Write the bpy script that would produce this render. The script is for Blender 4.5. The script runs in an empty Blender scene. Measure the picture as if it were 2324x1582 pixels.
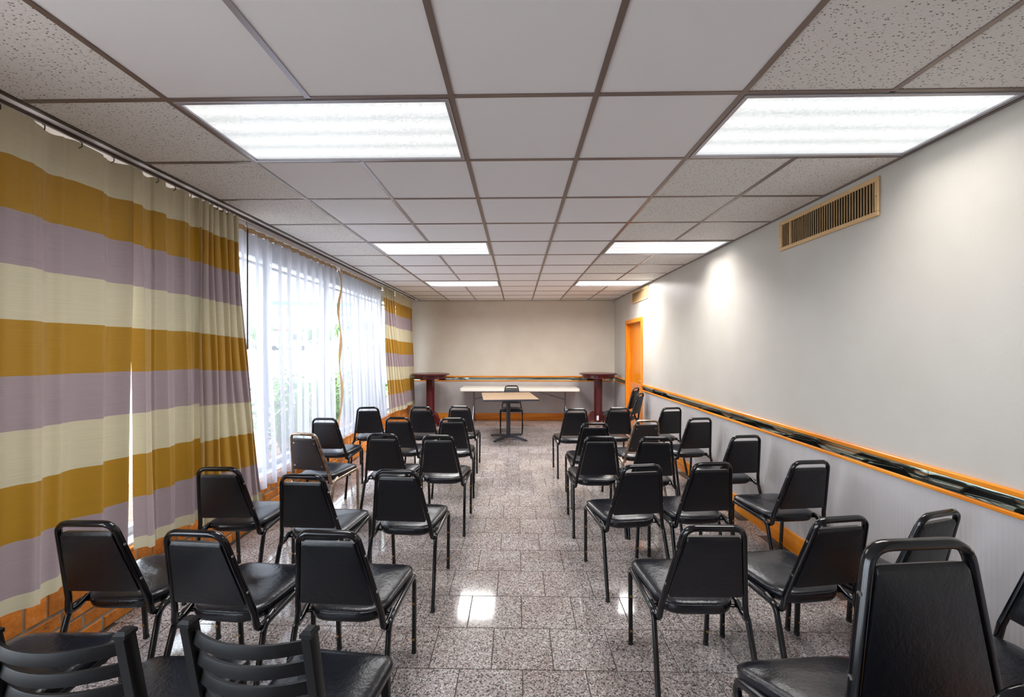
import bpy, math, random
from mathutils import Vector, Matrix
random.seed(7)
C = bpy.context.scene.collection
SC = bpy.context.scene
PI = math.pi
XR, XL, YB, YN, H = 2.15, -2.45, 9.41, -3.4, 2.638      # right wall, window plane, far wall, near wall, ceiling
X0, Y0, T = -.2764, 1.788, .6096                         # ceiling grid
# ------------------------------------------------------------------ camera, sky, exposure
cam = bpy.data.cameras.new('camera'); co = bpy.data.objects.new('camera', cam); C.objects.link(co)
cam.sensor_width = 36; cam.lens = 965.7/2324*36; cam.shift_x = .00392; cam.clip_start = .02; cam.clip_end = 400
co.location = (0, 0, 1.577); co.rotation_euler = (PI/2, 0, .0208); SC.camera = co
w = bpy.data.worlds.new('sky'); SC.world = w; w.use_nodes = True
wb = w.node_tree.nodes['Background']; wb.inputs[0].default_value = (.80, .895, 1, 1); wb.inputs[1].default_value = 2.7
SC.view_settings.view_transform = 'Standard'; SC.view_settings.look = 'None'
SC.view_settings.gamma = 1; SC.view_settings.use_curve_mapping = False; SC.view_settings.exposure = 1.75
LAMP, DOWN = .3, 6.0
try:
    SC.cycles.use_denoising = True; SC.cycles.max_bounces = 10; SC.cycles.diffuse_bounces = 5; SC.cycles.transparent_max_bounces = 24
    SC.cycles.caustics_reflective = False; SC.cycles.caustics_refractive = False; SC.cycles.sample_clamp_indirect = 6
except Exception: pass

# ------------------------------------------------------------------ materials
def lin(c):
    return tuple((x/12.92 if x <= .04045 else ((x+.055)/1.055)**2.4) for x in (v/255 for v in c)) + (1,)
class M:
    """small node helper around one Principled material"""
    def __init__(s, name, col=(128, 128, 128), rough=.5, metal=0, spec=.5, **k):
        s.m = bpy.data.materials.new(name); s.m.use_nodes = True; s.t = s.m.node_tree; s.n = s.t.nodes
        s.b = s.n['Principled BSDF']; s.out = s.n['Material Output']
        s.b.inputs['Base Color'].default_value = lin(col); s.b.inputs['Roughness'].default_value = rough
        s.b.inputs['Metallic'].default_value = metal; s.b.inputs['Specular IOR Level'].default_value = spec
        for a, v in k.items(): s.b.inputs[a.replace('_', ' ')].default_value = v
    def add(s, typ, **k):
        n = s.n.new(typ)
        for a, v in k.items():
            if a in n.inputs: n.inputs[a].default_value = v
            else: setattr(n, a, v)
        return n
    def link(s, a, b): s.t.links.new(a, b)
    def coord(s, kind='Object', scale=(1, 1, 1), rnd=False):
        tc = s.add('ShaderNodeTexCoord'); mp = s.add('ShaderNodeMapping'); mp.inputs['Scale'].default_value = scale
        s.link(tc.outputs[kind], mp.inputs[0])
        if rnd:
            oi = s.add('ShaderNodeObjectInfo'); mul = s.add('ShaderNodeMath', operation='MULTIPLY'); mul.inputs[1].default_value = 37
            s.link(oi.outputs['Random'], mul.inputs[0]); s.link(mul.outputs[0], mp.inputs['Location'])
        return mp.outputs[0]
    def noise(s, v, scale=5, detail=3, rough=.55):
        n = s.add('ShaderNodeTexNoise'); n.inputs['Scale'].default_value = scale; n.inputs['Detail'].default_value = detail
        n.inputs['Roughness'].default_value = rough; s.link(v, n.inputs['Vector']); return n.outputs['Fac']
    def voro(s, v, scale=5, out='Distance', feature='F1'):
        n = s.add('ShaderNodeTexVoronoi', feature=feature); n.inputs['Scale'].default_value = scale; s.link(v, n.inputs['Vector']); return n.outputs[out]
    def ramp(s, f, stops, const=False):
        r = s.add('ShaderNodeValToRGB'); e = r.color_ramp.elements
        if const: r.color_ramp.interpolation = 'CONSTANT'
        while len(e) < len(stops): e.new(.5)
        for el, (p, c) in zip(e, stops): el.position = p; el.color = lin(c)
        s.link(f, r.inputs[0]); return r.outputs[0]
    def mix(s, f, a, b, mode='MIX'):
        n = s.add('ShaderNodeMix', data_type='RGBA', blend_type=mode)
        for i, v in ((0, f), (6, a), (7, b)):
            if hasattr(v, 'is_linked'): s.link(v, n.inputs[i])
            else: n.inputs[i].default_value = v
        return n.outputs[2]
    def color(s, o): s.link(o, s.b.inputs['Base Color']); return s
    def bump(s, o, strength=.2, dist=.01):
        n = s.add('ShaderNodeBump'); n.inputs['Strength'].default_value = strength; n.inputs['Distance'].default_value = dist
        s.link(o, n.inputs['Height']); s.link(n.outputs[0], s.b.inputs['Normal']); return s
    def vary(s, amt=.15):
        """small tone change from piece to piece"""
        oi = s.add('ShaderNodeObjectInfo'); hs = s.add('ShaderNodeHueSaturation'); mr = s.add('ShaderNodeMapRange')
        mr.inputs['To Min'].default_value = 1-amt; mr.inputs['To Max'].default_value = 1+amt
        s.link(oi.outputs['Random'], mr.inputs['Value']); s.link(mr.outputs[0], hs.inputs['Value'])
        l = s.b.inputs['Base Color'].links
        if l: s.link(l[0].from_socket, hs.inputs['Color'])
        else: hs.inputs['Color'].default_value = s.b.inputs['Base Color'].default_value
        s.link(hs.outputs[0], s.b.inputs['Base Color']); return s

def wood(name, a, b, c, rough=.3, scale=(1, 1, 1), dens=14):
    m = M(name, b, rough); v = m.coord('Object', scale)
    f = m.noise(v, dens, 6, .65)
    m.color(m.ramp(f, [(.3, a), (.5, b), (.7, c)])); m.bump(f, .08, .002); return m

def vinyl(name, col, col2, rough=.36):
    m = M(name, col, rough); v = m.coord('Object')
    f = m.noise(v, 9, 5, .6); m.color(m.ramp(f, [(.3, col), (.75, col2)]))
    e = m.voro(v, 42, 'Distance', 'F1'); g = m.noise(v, 130, 3)
    mm = m.add('ShaderNodeMath', operation='MULTIPLY_ADD'); m.link(e, mm.inputs[0]); mm.inputs[1].default_value = .6; m.link(g, mm.inputs[2])
    m.bump(mm.outputs[0], .32, .003); return m

VINYL = vinyl('black_vinyl', (14, 16, 23), (22, 24, 32), .25)
VINYLB = vinyl('black_vinyl_back', (12, 13, 18), (16, 17, 23), .4)
FRAME = M('black_enamel', (10, 11, 16), .16)
LADDER = M('black_powder_coat', (9, 9, 12), .5, 0, .25)
CHROME = M('worn_chrome', (150, 130, 112), .3, .85); _f = CHROME.noise(CHROME.coord(), 22, 4); CHROME.color(CHROME.ramp(_f, [(.35, (112, 92, 74)), (.6, (178, 160, 142))]))
STEEL = M('grey_steel_tube', (120, 128, 142), .3, .8)
SCREW = M('screw_metal', (150, 145, 140), .35, .9)
BRASS = M('brass_glide', (160, 118, 52), .4, .6)
RUBBER = M('rubber', (20, 20, 20), .7)
PAINT = M('beige_wall_paint', (203, 198, 189), .42); _v = PAINT.coord()
PAINT.color(PAINT.ramp(PAINT.noise(_v, 1.6, 4), [(.3, (184, 178, 169)), (.7, (192, 187, 179))])); PAINT.bump(PAINT.noise(_v, 60, 4), .12, .004)
PAINTB = M('tan_wall_paint', (190, 177, 158), .45); _v = PAINTB.coord()
PAINTB.color(PAINTB.ramp(PAINTB.noise(_v, 2, 5), [(.3, (203, 193, 177)), (.7, (211, 203, 189))])); PAINTB.bump(PAINTB.noise(_v, 50, 4), .12, .004)
WAINS = M('grey_ribbed_wallcovering', (158, 152, 156), .5); _v = WAINS.coord('Object')
_wv = WAINS.add('ShaderNodeTexWave', wave_type='BANDS', bands_direction='DIAGONAL'); _wv.inputs['Scale'].default_value = 28; _wv.inputs['Distortion'].default_value = .6
_mp = WAINS.coord('Object', (1, 1, .001)); WAINS.link(_mp, _wv.inputs['Vector'])
WAINS.color(WAINS.ramp(WAINS.noise(_v, 2.2, 4), [(.3, (176, 171, 171)), (.7, (188, 183, 182))])); WAINS.bump(_wv.outputs['Fac'], .25, .004)
OAK = wood('orange_oak', (188, 98, 12), (222, 130, 22), (238, 152, 44), .3, (1, 1, .12), 16)
OAKH = wood('orange_oak_long_grain', (190, 100, 14), (224, 132, 24), (240, 156, 48), .3, (1, .1, 1.5), 16)
OAKX = wood('orange_oak_cross_wall', (190, 100, 14), (224, 132, 24), (240, 156, 48), .3, (.1, 1, 1.5), 16)
DOORW = wood('door_veneer', (206, 112, 12), (226, 134, 20), (236, 148, 34), .25, (2, 2, .08), 12)
CHERRY = wood('cherry_stain', (56, 18, 20), (78, 25, 29), (96, 34, 39), .2, (2, 2, .3), 9)
MIRROR = M('scratched_mirror', (190, 198, 186), .05, 1.0); _v = MIRROR.coord('Object', (1, 1, 1))
_s = MIRROR.voro(MIRROR.coord('Object', (9, 5, 16)), 3.2, 'Distance', 'DISTANCE_TO_EDGE')
MIRROR.color(MIRROR.ramp(_s, [(.0, (232, 232, 220)), (.008, (184, 196, 182)), (1, (188, 200, 186))]))
TILE = M('smooth_ceiling_tile', (236, 235, 237), .8); TILE.bump(TILE.noise(TILE.coord(), 90, 2), .1, .002)
FISS = M('fissured_ceiling_tile', (216, 212, 207), .85); _v = FISS.coord('Object', (1, 1, 1), True)
_n = FISS.voro(FISS.coord('Object', (62, 105, 60), True), 1.0); _n2 = FISS.noise(_v, 70, 2)
_a = FISS.add('ShaderNodeMath', operation='MULTIPLY_ADD'); FISS.link(_n2, _a.inputs[0]); _a.inputs[1].default_value = .5; FISS.link(_n, _a.inputs[2])
FISS.color(FISS.ramp(_a.outputs[0], [(.40, (104, 98, 92)), (.52, (228, 225, 221))])); FISS.bump(_a.outputs[0], .35, .003)
GRID = M('brown_grid_bar', (128, 112, 104), .35, .4)
GRIDS = M('silver_grid_bar', (170, 166, 172), .3, .5)
TRACK = M('dark_track', (74, 60, 50), .4, .4)
GRANITE = M('speckled_granite', (150, 140, 136), .09); _v = GRANITE.coord('Object', (1, 1, 1), True)
_c1 = GRANITE.voro(_v, 165, 'Color'); _sp = GRANITE.add('ShaderNodeSeparateColor'); GRANITE.link(_c1, _sp.inputs[0])
_cc = GRANITE.ramp(_sp.outputs[0], [(0, (80, 76, 77)), (.15, (136, 129, 127)), (.40, (168, 160, 158)), (.62, (186, 180, 179)), (.82, (156, 138, 131)), (.93, (212, 209, 208))], True)
_big = GRANITE.ramp(GRANITE.noise(_v, 3, 3), [(.3, (225, 218, 214)), (.7, (255, 255, 255))])
GRANITE.color(GRANITE.mix(1.0, _cc, _big, 'MULTIPLY')).vary(.05)
GROUT = M('dark_grout', (70, 56, 48), .8)
BRICKM = M('orange_brick', (176, 88, 36), .75); _v = BRICKM.coord('Object', (1, 1, 1), True)
_bc = BRICKM.ramp(BRICKM.noise(_v, 16, 5, .7), [(.28, (104, 62, 28)), (.4, (212, 124, 38)), (.58, (232, 142, 52)), (.78, (236, 178, 128))])
BRICKM.color(_bc).vary(.22); BRICKM.bump(BRICKM.noise(_v, 60, 4), .5, .006)
MORTAR = M('grey_mortar', (160, 148, 132), .9); MORTAR.bump(MORTAR.noise(MORTAR.coord(), 80, 4), .6, .006)
ALU = M('white_aluminium', (205, 210, 216), .4, .1)
GLASS = M('window_glass'); _tr = GLASS.add('ShaderNodeBsdfTransparent'); _gl = GLASS.add('ShaderNodeBsdfGlossy'); _gl.inputs['Roughness'].default_value = .02
_fr = GLASS.add('ShaderNodeFresnel'); _mx = GLASS.add('ShaderNodeMixShader'); _ge = GLASS.add('ShaderNodeNewGeometry'); _bf = GLASS.add('ShaderNodeMath', operation='SUBTRACT', use_clamp=True); GLASS.link(_fr.outputs[0], _bf.inputs[0]); GLASS.link(_ge.outputs['Backfacing'], _bf.inputs[1]); GLASS.link(_bf.outputs[0], _mx.inputs[0]); GLASS.link(_tr.outputs[0], _mx.inputs[1]); GLASS.link(_gl.outputs[0], _mx.inputs[2]); GLASS.link(_mx.outputs[0], GLASS.out.inputs[0])
VENT = M('tan_vent_enamel', (208, 172, 124), .4, .2)
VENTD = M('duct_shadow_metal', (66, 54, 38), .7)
WHITEP = M('white_moulded_plastic', (226, 222, 212), .45)
LAMIN = wood('speckled_oak_laminate', (132, 108, 86), (150, 124, 100), (162, 138, 114), .35, (.2, 3, 1), 20)
EDGE = M('charcoal_edging', (58, 58, 66), .45)
PEDEST = M('dark_cast_iron', (42, 50, 62), .4)

CREAM, GOLD, MAUVE = (190, 179, 150), (158, 116, 30), (150, 132, 134)
def stripe_mat():
    m = M('striped_drape_satin', CREAM, .4); uv = m.coord('UV', (1, 1, 1)); sx = m.add('ShaderNodeSeparateXYZ'); m.link(uv, sx.inputs[0])
    b = [0, .089, .195, .304, .413, .525, .636, .745, .858, .967]; cs = [CREAM, GOLD, MAUVE]
    col = m.ramp(sx.outputs['Y'], [(p, cs[i % 3]) for i, p in enumerate(b)], True)
    sl = m.noise(m.coord('UV', (5, 260, 1)), 1.6, 4, .6); tone = m.ramp(sl, [(.25, (240, 240, 240)), (.65, (255, 255, 255))])
    c2 = m.mix(1.0, col, tone, 'MULTIPLY'); m.color(c2); m.bump(sl, .06, .002)
    m.b.inputs['Sheen Weight'].default_value = .25; m.b.inputs['Specular IOR Level'].default_value = .4
    tl = m.add('ShaderNodeBsdfTranslucent'); m.link(c2, tl.inputs[0]); mx = m.add('ShaderNodeMixShader'); mx.inputs[0].default_value = .1
    m.link(m.b.outputs[0], mx.inputs[1]); m.link(tl.outputs[0], mx.inputs[2]); m.link(mx.outputs[0], m.out.inputs[0]); return m
DRAPE = stripe_mat()
def sheer_mat(name, col, clear):
    m = M(name, col, .8); tr = m.add('ShaderNodeBsdfTransparent'); tl = m.add('ShaderNodeBsdfTranslucent'); tl.inputs[0].default_value = lin(col)
    df = m.add('ShaderNodeBsdfDiffuse'); df.inputs[0].default_value = lin(col)
    a = m.add('ShaderNodeMixShader'); a.inputs[0].default_value = .5; m.link(df.outputs[0], a.inputs[1]); m.link(tl.outputs[0], a.inputs[2])
    lw = m.add('ShaderNodeLayerWeight'); lw.inputs[0].default_value = .3
    wv = m.noise(m.coord('UV', (1, 1, 1)), 420, 1); mr = m.add('ShaderNodeMapRange'); mr.inputs['To Min'].default_value = 1-clear-.1; mr.inputs['To Max'].default_value = 1-clear+.1; m.link(wv, mr.inputs['Value'])
    ad = m.add('ShaderNodeMath', operation='ADD', use_clamp=True); m.link(mr.outputs[0], ad.inputs[0]); fm = m.add('ShaderNodeMath', operation='MULTIPLY'); m.link(lw.outputs['Facing'], fm.inputs[0]); fm.inputs[1].default_value = 1.1; m.link(fm.outputs[0], ad.inputs[1])
    mx = m.add('ShaderNodeMixShader'); m.link(ad.outputs[0], mx.inputs[0]); m.link(tr.outputs[0], mx.inputs[1]); m.link(a.outputs[0], mx.inputs[2]); m.link(mx.outputs[0], m.out.inputs[0]); return m
SHEER = sheer_mat('white_sheer_voile', (196, 196, 204), .46)
HEM = sheer_mat('tan_sheer_hem', (212, 188, 156), .2)
def lens_mat():
    m = M('lit_prismatic_lens', (240, 244, 244), .35); v = m.coord('Object'); sx = m.add('ShaderNodeSeparateXYZ'); m.link(v, sx.inputs[0])
    ab = m.add('ShaderNodeMath', operation='ABSOLUTE'); m.link(sx.outputs['Y'], ab.inputs[0])      # tubes lie at |y| = .07 and .2
    st = m.ramp(ab.outputs[0], [(0, (206, 212, 214)), (.07, (255, 255, 255)), (.135, (204, 210, 212)), (.2, (255, 255, 255)), (.29, (196, 204, 206))])
    pr = m.voro(m.coord('Object', (1, 1, 1)), 95); tone = m.ramp(pr, [(.1, (255, 255, 255)), (.7, (214, 218, 219))])
    c = m.mix(1.0, st, tone, 'MULTIPLY'); m.link(c, m.b.inputs['Emission Color']); m.b.inputs['Emission Strength'].default_value = LAMP; return m
LENS = lens_mat()
LEAF = M('shrub_leaf', (92, 138, 52), .5); LEAF.color(LEAF.ramp(LEAF.noise(LEAF.coord(), 7, 3), [(.3, (66, 108, 38)), (.7, (132, 172, 78))]))
STEM = M('shrub_stem', (88, 68, 48), .8)
GRASS = M('lawn_grass', (134, 160, 78), .9); GRASS.color(GRASS.ramp(GRASS.noise(GRASS.coord(), 3, 6), [(.3, (116, 144, 62)), (.7, (168, 184, 104))]))
PAVE = M('pale_concrete_paving', (190, 188, 184), .8); PAVE.bump(PAVE.noise(PAVE.coord(), 40, 4), .2, .004)
MULCH = M('brown_mulch', (140, 104, 82), .95); MULCH.color(MULCH.ramp(MULCH.noise(MULCH.coord(), 30, 4), [(.3, (98, 70, 54)), (.7, (178, 142, 118))])); MULCH.bump(MULCH.noise(MULCH.coord(), 45, 4), .8, .03)
CARW = M('white_vehicle_paint', (232, 234, 236), .25); CARD = M('grey_vehicle_paint', (96, 104, 118), .25); CARG = M('vehicle_glass', (52, 62, 74), .1); TYRE = M('tyre_rubber', (28, 28, 30), .8)
REDB = M('red_brick_facade', (164, 82, 66), .85); ROOFM = M('grey_roofing', (120, 116, 114), .8); TEAL = M('teal_canopy_band', (96, 176, 156), .4); WHITEM = M('white_canopy_metal', (222, 224, 226), .5)

# ------------------------------------------------------------------ mesh helpers
class MB:
    """collects vertices and faces, then links them as one mesh object"""
    def __init__(s): s.v = []; s.f = []; s.uv = {}
    def add(s, vs, fs):
        o = len(s.v); s.v += [tuple(v) for v in vs]; s.f += [tuple(i+o for i in f) for f in fs]; return o
    def box(s, x0, x1, y0, y1, z0, z1):
        s.add([(x0, y0, z0), (x1, y0, z0), (x1, y1, z0), (x0, y1, z0), (x0, y0, z1), (x1, y0, z1), (x1, y1, z1), (x0, y1, z1)],
              [(0, 3, 2, 1), (4, 5, 6, 7), (0, 1, 5, 4), (1, 2, 6, 5), (2, 3, 7, 6), (3, 0, 4, 7)]); return s
    def cbox(s, x0, x1, y0, y1, z0, z1, c):
        """box with chamfered edges"""
        m = MB(); a = []
        for z, i in ((z0, c), (z0+c, 0), (z1-c, 0), (z1, c)):
            a.append([(x0+i+c*(0 if i else 1), y0+i, z), (x1-i-c*(0 if i else 1), y0+i, z), (x1-i, y0+i+c*(0 if i else 1), z), (x1-i, y1-i-c*(0 if i else 1), z),
                      (x1-i-c*(0 if i else 1), y1-i, z), (x0+i+c*(0 if i else 1), y1-i, z), (x0+i, y1-i-c*(0 if i else 1), z), (x0+i, y0+i+c*(0 if i else 1), z)])
        s.loft(a); return s
    def loft(s, rings, cap=True, closed=True):
        n = len(rings[0]); o = len(s.v); k = len(rings)
        for r in rings: s.v += [tuple(p) for p in r]
        for i in range(k-1):
            for j in range(n if closed else n-1):
                a = o+i*n+j; b = o+i*n+(j+1) % n; s.f.append((a, b, b+n, a+n))
        if cap: s.f.append(tuple(o+j for j in reversed(range(n)))); s.f.append(tuple(o+(k-1)*n+j for j in range(n)))
        return s
    def sweep(s, path, w, h, n=8, up=(0, 0, 1), power=.55, taper=None):
        """rounded-rectangle tube along a path; w across, h along the carried 'up' direction"""
        P = [Vector(p) for p in path]; rings = []; u = Vector(up)
        for i, p in enumerate(P):
            t = (P[min(i+1, len(P)-1)]-P[max(i-1, 0)]).normalized()
            u = (u - t*u.dot(t)); u = u.normalized() if u.length > 1e-6 else t.orthogonal().normalized()
            r = t.cross(u).normalized(); k = taper[i] if taper else 1; ring = []
            for j in range(n):
                a = 2*PI*(j+.5)/n; c, sn = math.cos(a), math.sin(a)
                ring.append(p + r*(w/2*k*math.copysign(abs(c)**power, c)) + u*(h/2*k*math.copysign(abs(sn)**power, sn)))
            rings.append(ring)
        return s.loft(rings)
    def cyl(s, c, r, d, n=12, axis='z', r2=None):
        r2 = r if r2 is None else r2; R = []
        for k, rr in ((0, r), (1, r2)):
            ring = []
            for j in range(n):
                a = 2*PI*j/n; x, y, z = rr*math.cos(a), rr*math.sin(a), d*k
                q = (x, y, z) if axis == 'z' else (z, x, y) if axis == 'x' else (y, z, x)
                ring.append((c[0]+q[0], c[1]+q[1], c[2]+q[2]))
            R.append(ring)
        return s.loft(R)
    def lathe(s, prof, c=(0, 0), n=32, z=0):
        return s.loft([[(c[0]+r*math.cos(2*PI*j/n), c[1]+r*math.sin(2*PI*j/n), z+zz) for j in range(n)] for r, zz in prof])
    def prism(s, pts, lo, hi, axis='y'):
        f = (lambda p, t: (p[0], t, p[1])) if axis == 'y' else (lambda p, t: (t, p[0], p[1])) if axis == 'x' else (lambda p, t: (p[0], p[1], t))
        return s.loft([[f(p, lo) for p in pts], [f(p, hi) for p in pts]])
    def mesh(s, name, mat, smooth=35):
        me = bpy.data.meshes.new(name); me.from_pydata(s.v, [], s.f); me.materials.append(mat.m if isinstance(mat, M) else mat)
        if smooth:
            me.polygons.foreach_set('use_smooth', [True]*len(me.polygons)); me.update()
            me.set_sharp_from_angle(angle=math.radians(smooth))
        me.update(); return me
    def build(s, name, mat, parent=None, smooth=35):
        import bmesh
        me = s.mesh(name, mat, 0); bm = bmesh.new(); bm.from_mesh(me); bmesh.ops.recalc_face_normals(bm, faces=bm.faces); bm.to_mesh(me); bm.free()
        if smooth:
            me.polygons.foreach_set('use_smooth', [True]*len(me.polygons)); me.update(); me.set_sharp_from_angle(angle=math.radians(smooth))
        return place(name, me, parent)
def place(name, me, parent=None, loc=(0, 0, 0)):
    o = bpy.data.objects.new(name, me); C.objects.link(o); o.location = loc
    if parent: o.parent = parent
    return o
def tag(o, label=None, cat=None, group=None, kind=None):
    for k, v in (('label', label), ('category', cat), ('group', group), ('kind', kind)):
        if v: o[k] = v
    return o
def thing(name, label, cat, loc=(0, 0, 0), rz=0, group=None):
    o = bpy.data.objects.new(name, None); C.objects.link(o); o.location = loc; o.rotation_euler = (0, 0, rz); o.empty_display_size = .1
    return tag(o, label, cat, group)
def struct(o): o['kind'] = 'structure'; return o
def box(name, mat, b, parent=None, c=0):
    m = MB(); (m.cbox(*b, c) if c else m.box(*b)); return m.build(name, mat, parent, 30 if c else 0)
KIDS = {}
def children(o):
    return [x for x in C.objects if x.parent == o]
def copy_tree(o, parent=None):
    c = o.copy(); C.objects.link(c)
    if parent: c.parent = parent
    for ch in KIDS.get(o.name) or KIDS.setdefault(o.name, children(o)): copy_tree(ch, c)
    return c
def fillet(pts, rad, seg=5):
    """polyline with rounded corners (rad: one radius or a list)"""
    P = [Vector(p) for p in pts]; out = [P[0]]
    for i in range(1, len(P)-1):
        r = rad[i-1] if isinstance(rad, (list, tuple)) else rad
        a, b = (P[i-1]-P[i]), (P[i+1]-P[i]); la, lb = a.length, b.length; a.normalize(); b.normalize()
        th = a.angle(b); d = min(r/max(math.tan(th/2), 1e-3), la*.49, lb*.49)
        p0, p1 = P[i]+a*d, P[i]+b*d
        for k in range(seg+1):
            t = k/seg; out.append((p0*(1-t)**2 + P[i]*2*t*(1-t) + p1*t**2))
    return out + [P[-1]]

# ------------------------------------------------------------------ room shell
fl = struct(box('floor', GROUT, (XL-.1, XR+.1, YN, YB+.1, -.08, -.003)))
TS, FX, FY = .3091, -.2816, 2.0907
tm = MB(); g = .0022; tm.loft([[(-TS/2+i, -TS/2+i, z), (TS/2-i, -TS/2+i, z), (TS/2-i, TS/2-i, z), (-TS/2+i, TS/2-i, z)] for i, z in ((g, -.01), (g, -.0012), (g+.0012, 0))])
tme = tm.mesh('floor_tile', GRANITE, 0)
tiles = []
for k in range(-18, 25):
    y = FY+TS*(k+.5); off = .5 if k % 2 == 0 else 0
    for i in range(-9, 9):
        x = FX+TS*(i+off+.5)
        if x-TS/2 < XL or x+TS/2 > XR+.14 or y+TS/2 > YB+.1: continue
        tiles.append((x, y))
vis = sorted([t for t in tiles if t[1] > 1.3], key=lambda t: t[1]); rest = vis[298:]+[t for t in tiles if t[1] <= 1.3]
for x, y in vis[:298]: place('floor_tile', tme, fl, (x, y, 0))
rm = MB()
for x, y in rest: rm.add([(a+x, b+y, c) for a, b, c in tm.v], tm.f)
tag(rm.build('distant_floor_tiles', GRANITE, fl, 0), kind='stuff')

struct(box('wall_far', PAINTB, (XL-.1, XR+.1, YB, YB+.12, 0, H+.1)))
struct(box('wall_near', PAINT, (XL-.1, XR+.1, YN-.12, YN, 0, H+.1)))
# right wall with a door opening
DY0, DY1, DZ = 7.36, 8.34, 2.06
m = MB(); m.box(XR, XR+.12, YN, DY0, 0, H+.1); m.box(XR, XR+.12, DY1, YB+.1, 0, H+.1); m.box(XR, XR+.12, DY0, DY1, DZ, H+.1)
struct(m.build('wall_right', PAINT, None, 0))
# ribbed wall covering below the rail
m = MB(); m.box(XR-.006, XR-.0005, YN, DY0-.06, .0, .86); struct(m.build('trim_1', WAINS, None, 0))
m = MB(); m.box(XR-.006, XR-.0005, DY1+.06, YB, .0, .86); struct(m.build('trim_2', WAINS, None, 0))
m = MB(); m.box(XL, XR-.006, YB-.006, YB-.0005, .0, .86); struct(m.build('trim_3', WAINS, None, 0))
# rails with a mirror band
def rail_profile(z0, z1, d):
    return [(0, z0), (d*.8, z0), (d, z0+.004), (d, z1-.006), (d*.75, z1), (0, z1)]
def band(n, along, lo, hi, joints):
    root = bpy.data.objects.new(n, None); C.objects.link(root); struct(root)
    def seg(name, mat, prof, a, b):
        mb = MB()
        if along == 'y': mb.prism([(XR-p[0], p[1]) for p in prof], a, b, 'y')
        else: mb.loft([[(t, YB-p[0], p[1]) for p in prof] for t in (a, b)])
        return mb.build(name, mat, root, 30)
    seg('upper_rail', OAKH if along == 'y' else OAKX, rail_profile(.942, .97, .022), lo, hi)
    seg('lower_rail', OAKH if along == 'y' else OAKX, rail_profile(.85, .872, .016), lo, hi)
    js = [lo]+joints+[hi]
    for a, b in zip(js, js[1:]): seg('mirror_panel', MIRROR, [(0, .8725), (.009, .8725), (.01, .876), (.01, .938), (.009, .9415), (0, .9415)], a+.0015, b-.0015)
band('trim_4', 'y', YN, DY0-.06, [-.2, 2.26, 4.70, 6.46])
band('trim_5', 'y', DY1+.06, YB-.034, [])
band('trim_6', 'x', XL, XR-.034, [-1.3, -.35, .75])
def baseboard(n, along, lo, hi):
    mb = MB(); pr = [(0, 0), (.016, 0), (.016, .135), (.012, .148), (0, .15)]
    if along == 'y': mb.prism([(XR-.006-p[0], p[1]) for p in pr], lo, hi, 'y')
    else: mb.loft([[(t, YB-.006-p[0], p[1]) for p in pr] for t in (lo, hi)])
    struct(mb.build(n, OAKH if along == 'y' else OAKX, None, 30))
baseboard('baseboard_right', 'y', YN, DY0-.06); baseboard('baseboard_corner', 'y', DY1+.06, YB-.02); baseboard('baseboard_far', 'x', XL, XR-.02)
# door
dr = bpy.data.objects.new('door_1', None); C.objects.link(dr); struct(dr)
for a, b in ((DY0-.06, DY0+.012), (DY1-.012, DY1+.06)): box('casing', OAK, (XR-.024, XR+.001, a, b, 0, DZ-.012), dr, .004)
box('head_casing', OAKH, (XR-.024, XR+.001, DY0-.06, DY1+.06, DZ-.012, DZ+.06), dr, .004)
for a, b in ((DY0, DY0+.02), (DY1-.02, DY1)): box('jamb', OAK, (XR+.001, XR+.115, a, b, 0, DZ), dr)
box('head_jamb', OAKH, (XR+.001, XR+.115, DY0, DY1, DZ-.02, DZ), dr)
for a, b in ((DY0+.02, DY0+.034), (DY1-.034, DY1-.02)): box('door_stop', OAK, (XR+.03, XR+.06, a, b, 0, DZ-.02), dr)
box('door_slab', DOORW, (XR+.062, XR+.104, DY0+.022, DY1-.022, .008, DZ-.022), dr)
box('kick_plate', M('salmon_kick_panel', (214, 140, 92), .35), (XR+.057, XR+.0619, DY0+.05, DY1-.05, .06, .93), dr, .002)
mb = MB(); mb.cyl((XR+.06, DY0+.09, 1.0), .026, -.012, 14, 'x'); mb.cyl((XR+.05, DY0+.09, 1.0), .01, -.045, 10, 'x'); mb.lathe([(.005, 0), (.022, .008), (.026, .022), (.018, .036), (.004, .04)], (XR+.0, DY0+.09), 14, .98); mb.build('knob', BRASS, dr)

# ceiling: slab, tiles, grid
ce = struct(box('ceiling', M('plenum_board', (150, 146, 142), .9), (XL-.1, XR+.1, YN-.1, YB+.1, H+.06, H+.16)))
def ctile(w_, l_, mat, nm='ceiling_tile'):
    mb = MB(); a, b = w_/2-.004, l_/2-.004; mb.loft([[(-a+i, -b+i, z), (a-i, -b+i, z), (a-i, b-i, z), (-a+i, b-i, z)] for i, z in ((0, H+.025), (0, H+.008), (.004, H+.004))]); return mb.mesh(nm, mat, 0)
lights = [(-2, 0, 0), (2, 0, 0), (-2, 4, 0), (2, 4, 0), (-2, 8, 0), (2, 8, 0)]     # grid column, row, hidden behind the camera
lit = {(c+d, r) for c, r, _ in lights for d in (0, 1)}
xs = [XL+.3]+[X0+T*i for i in range(-2, 4)]+[XR-.004]; xs[0] = -2.135
cache = {}
for r in range(-9, 13):
    y0 = Y0+T*r; y1 = min(y0+T, YB)
    for ci in range(len(xs)-1):
        c = ci-3
        if (c, r) in lit: continue
        mat = FISS if (c < -2 or c >= 2) else TILE; w_, l_ = xs[ci+1]-xs[ci], y1-y0
        key = (round(w_, 3), round(l_, 3), mat.m.name)
        if key not in cache: cache[key] = ctile(w_, l_, mat)
        place('ceiling_tile', cache[key], ce, ((xs[ci]+xs[ci+1])/2, (y0+y1)/2, 0))
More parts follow.
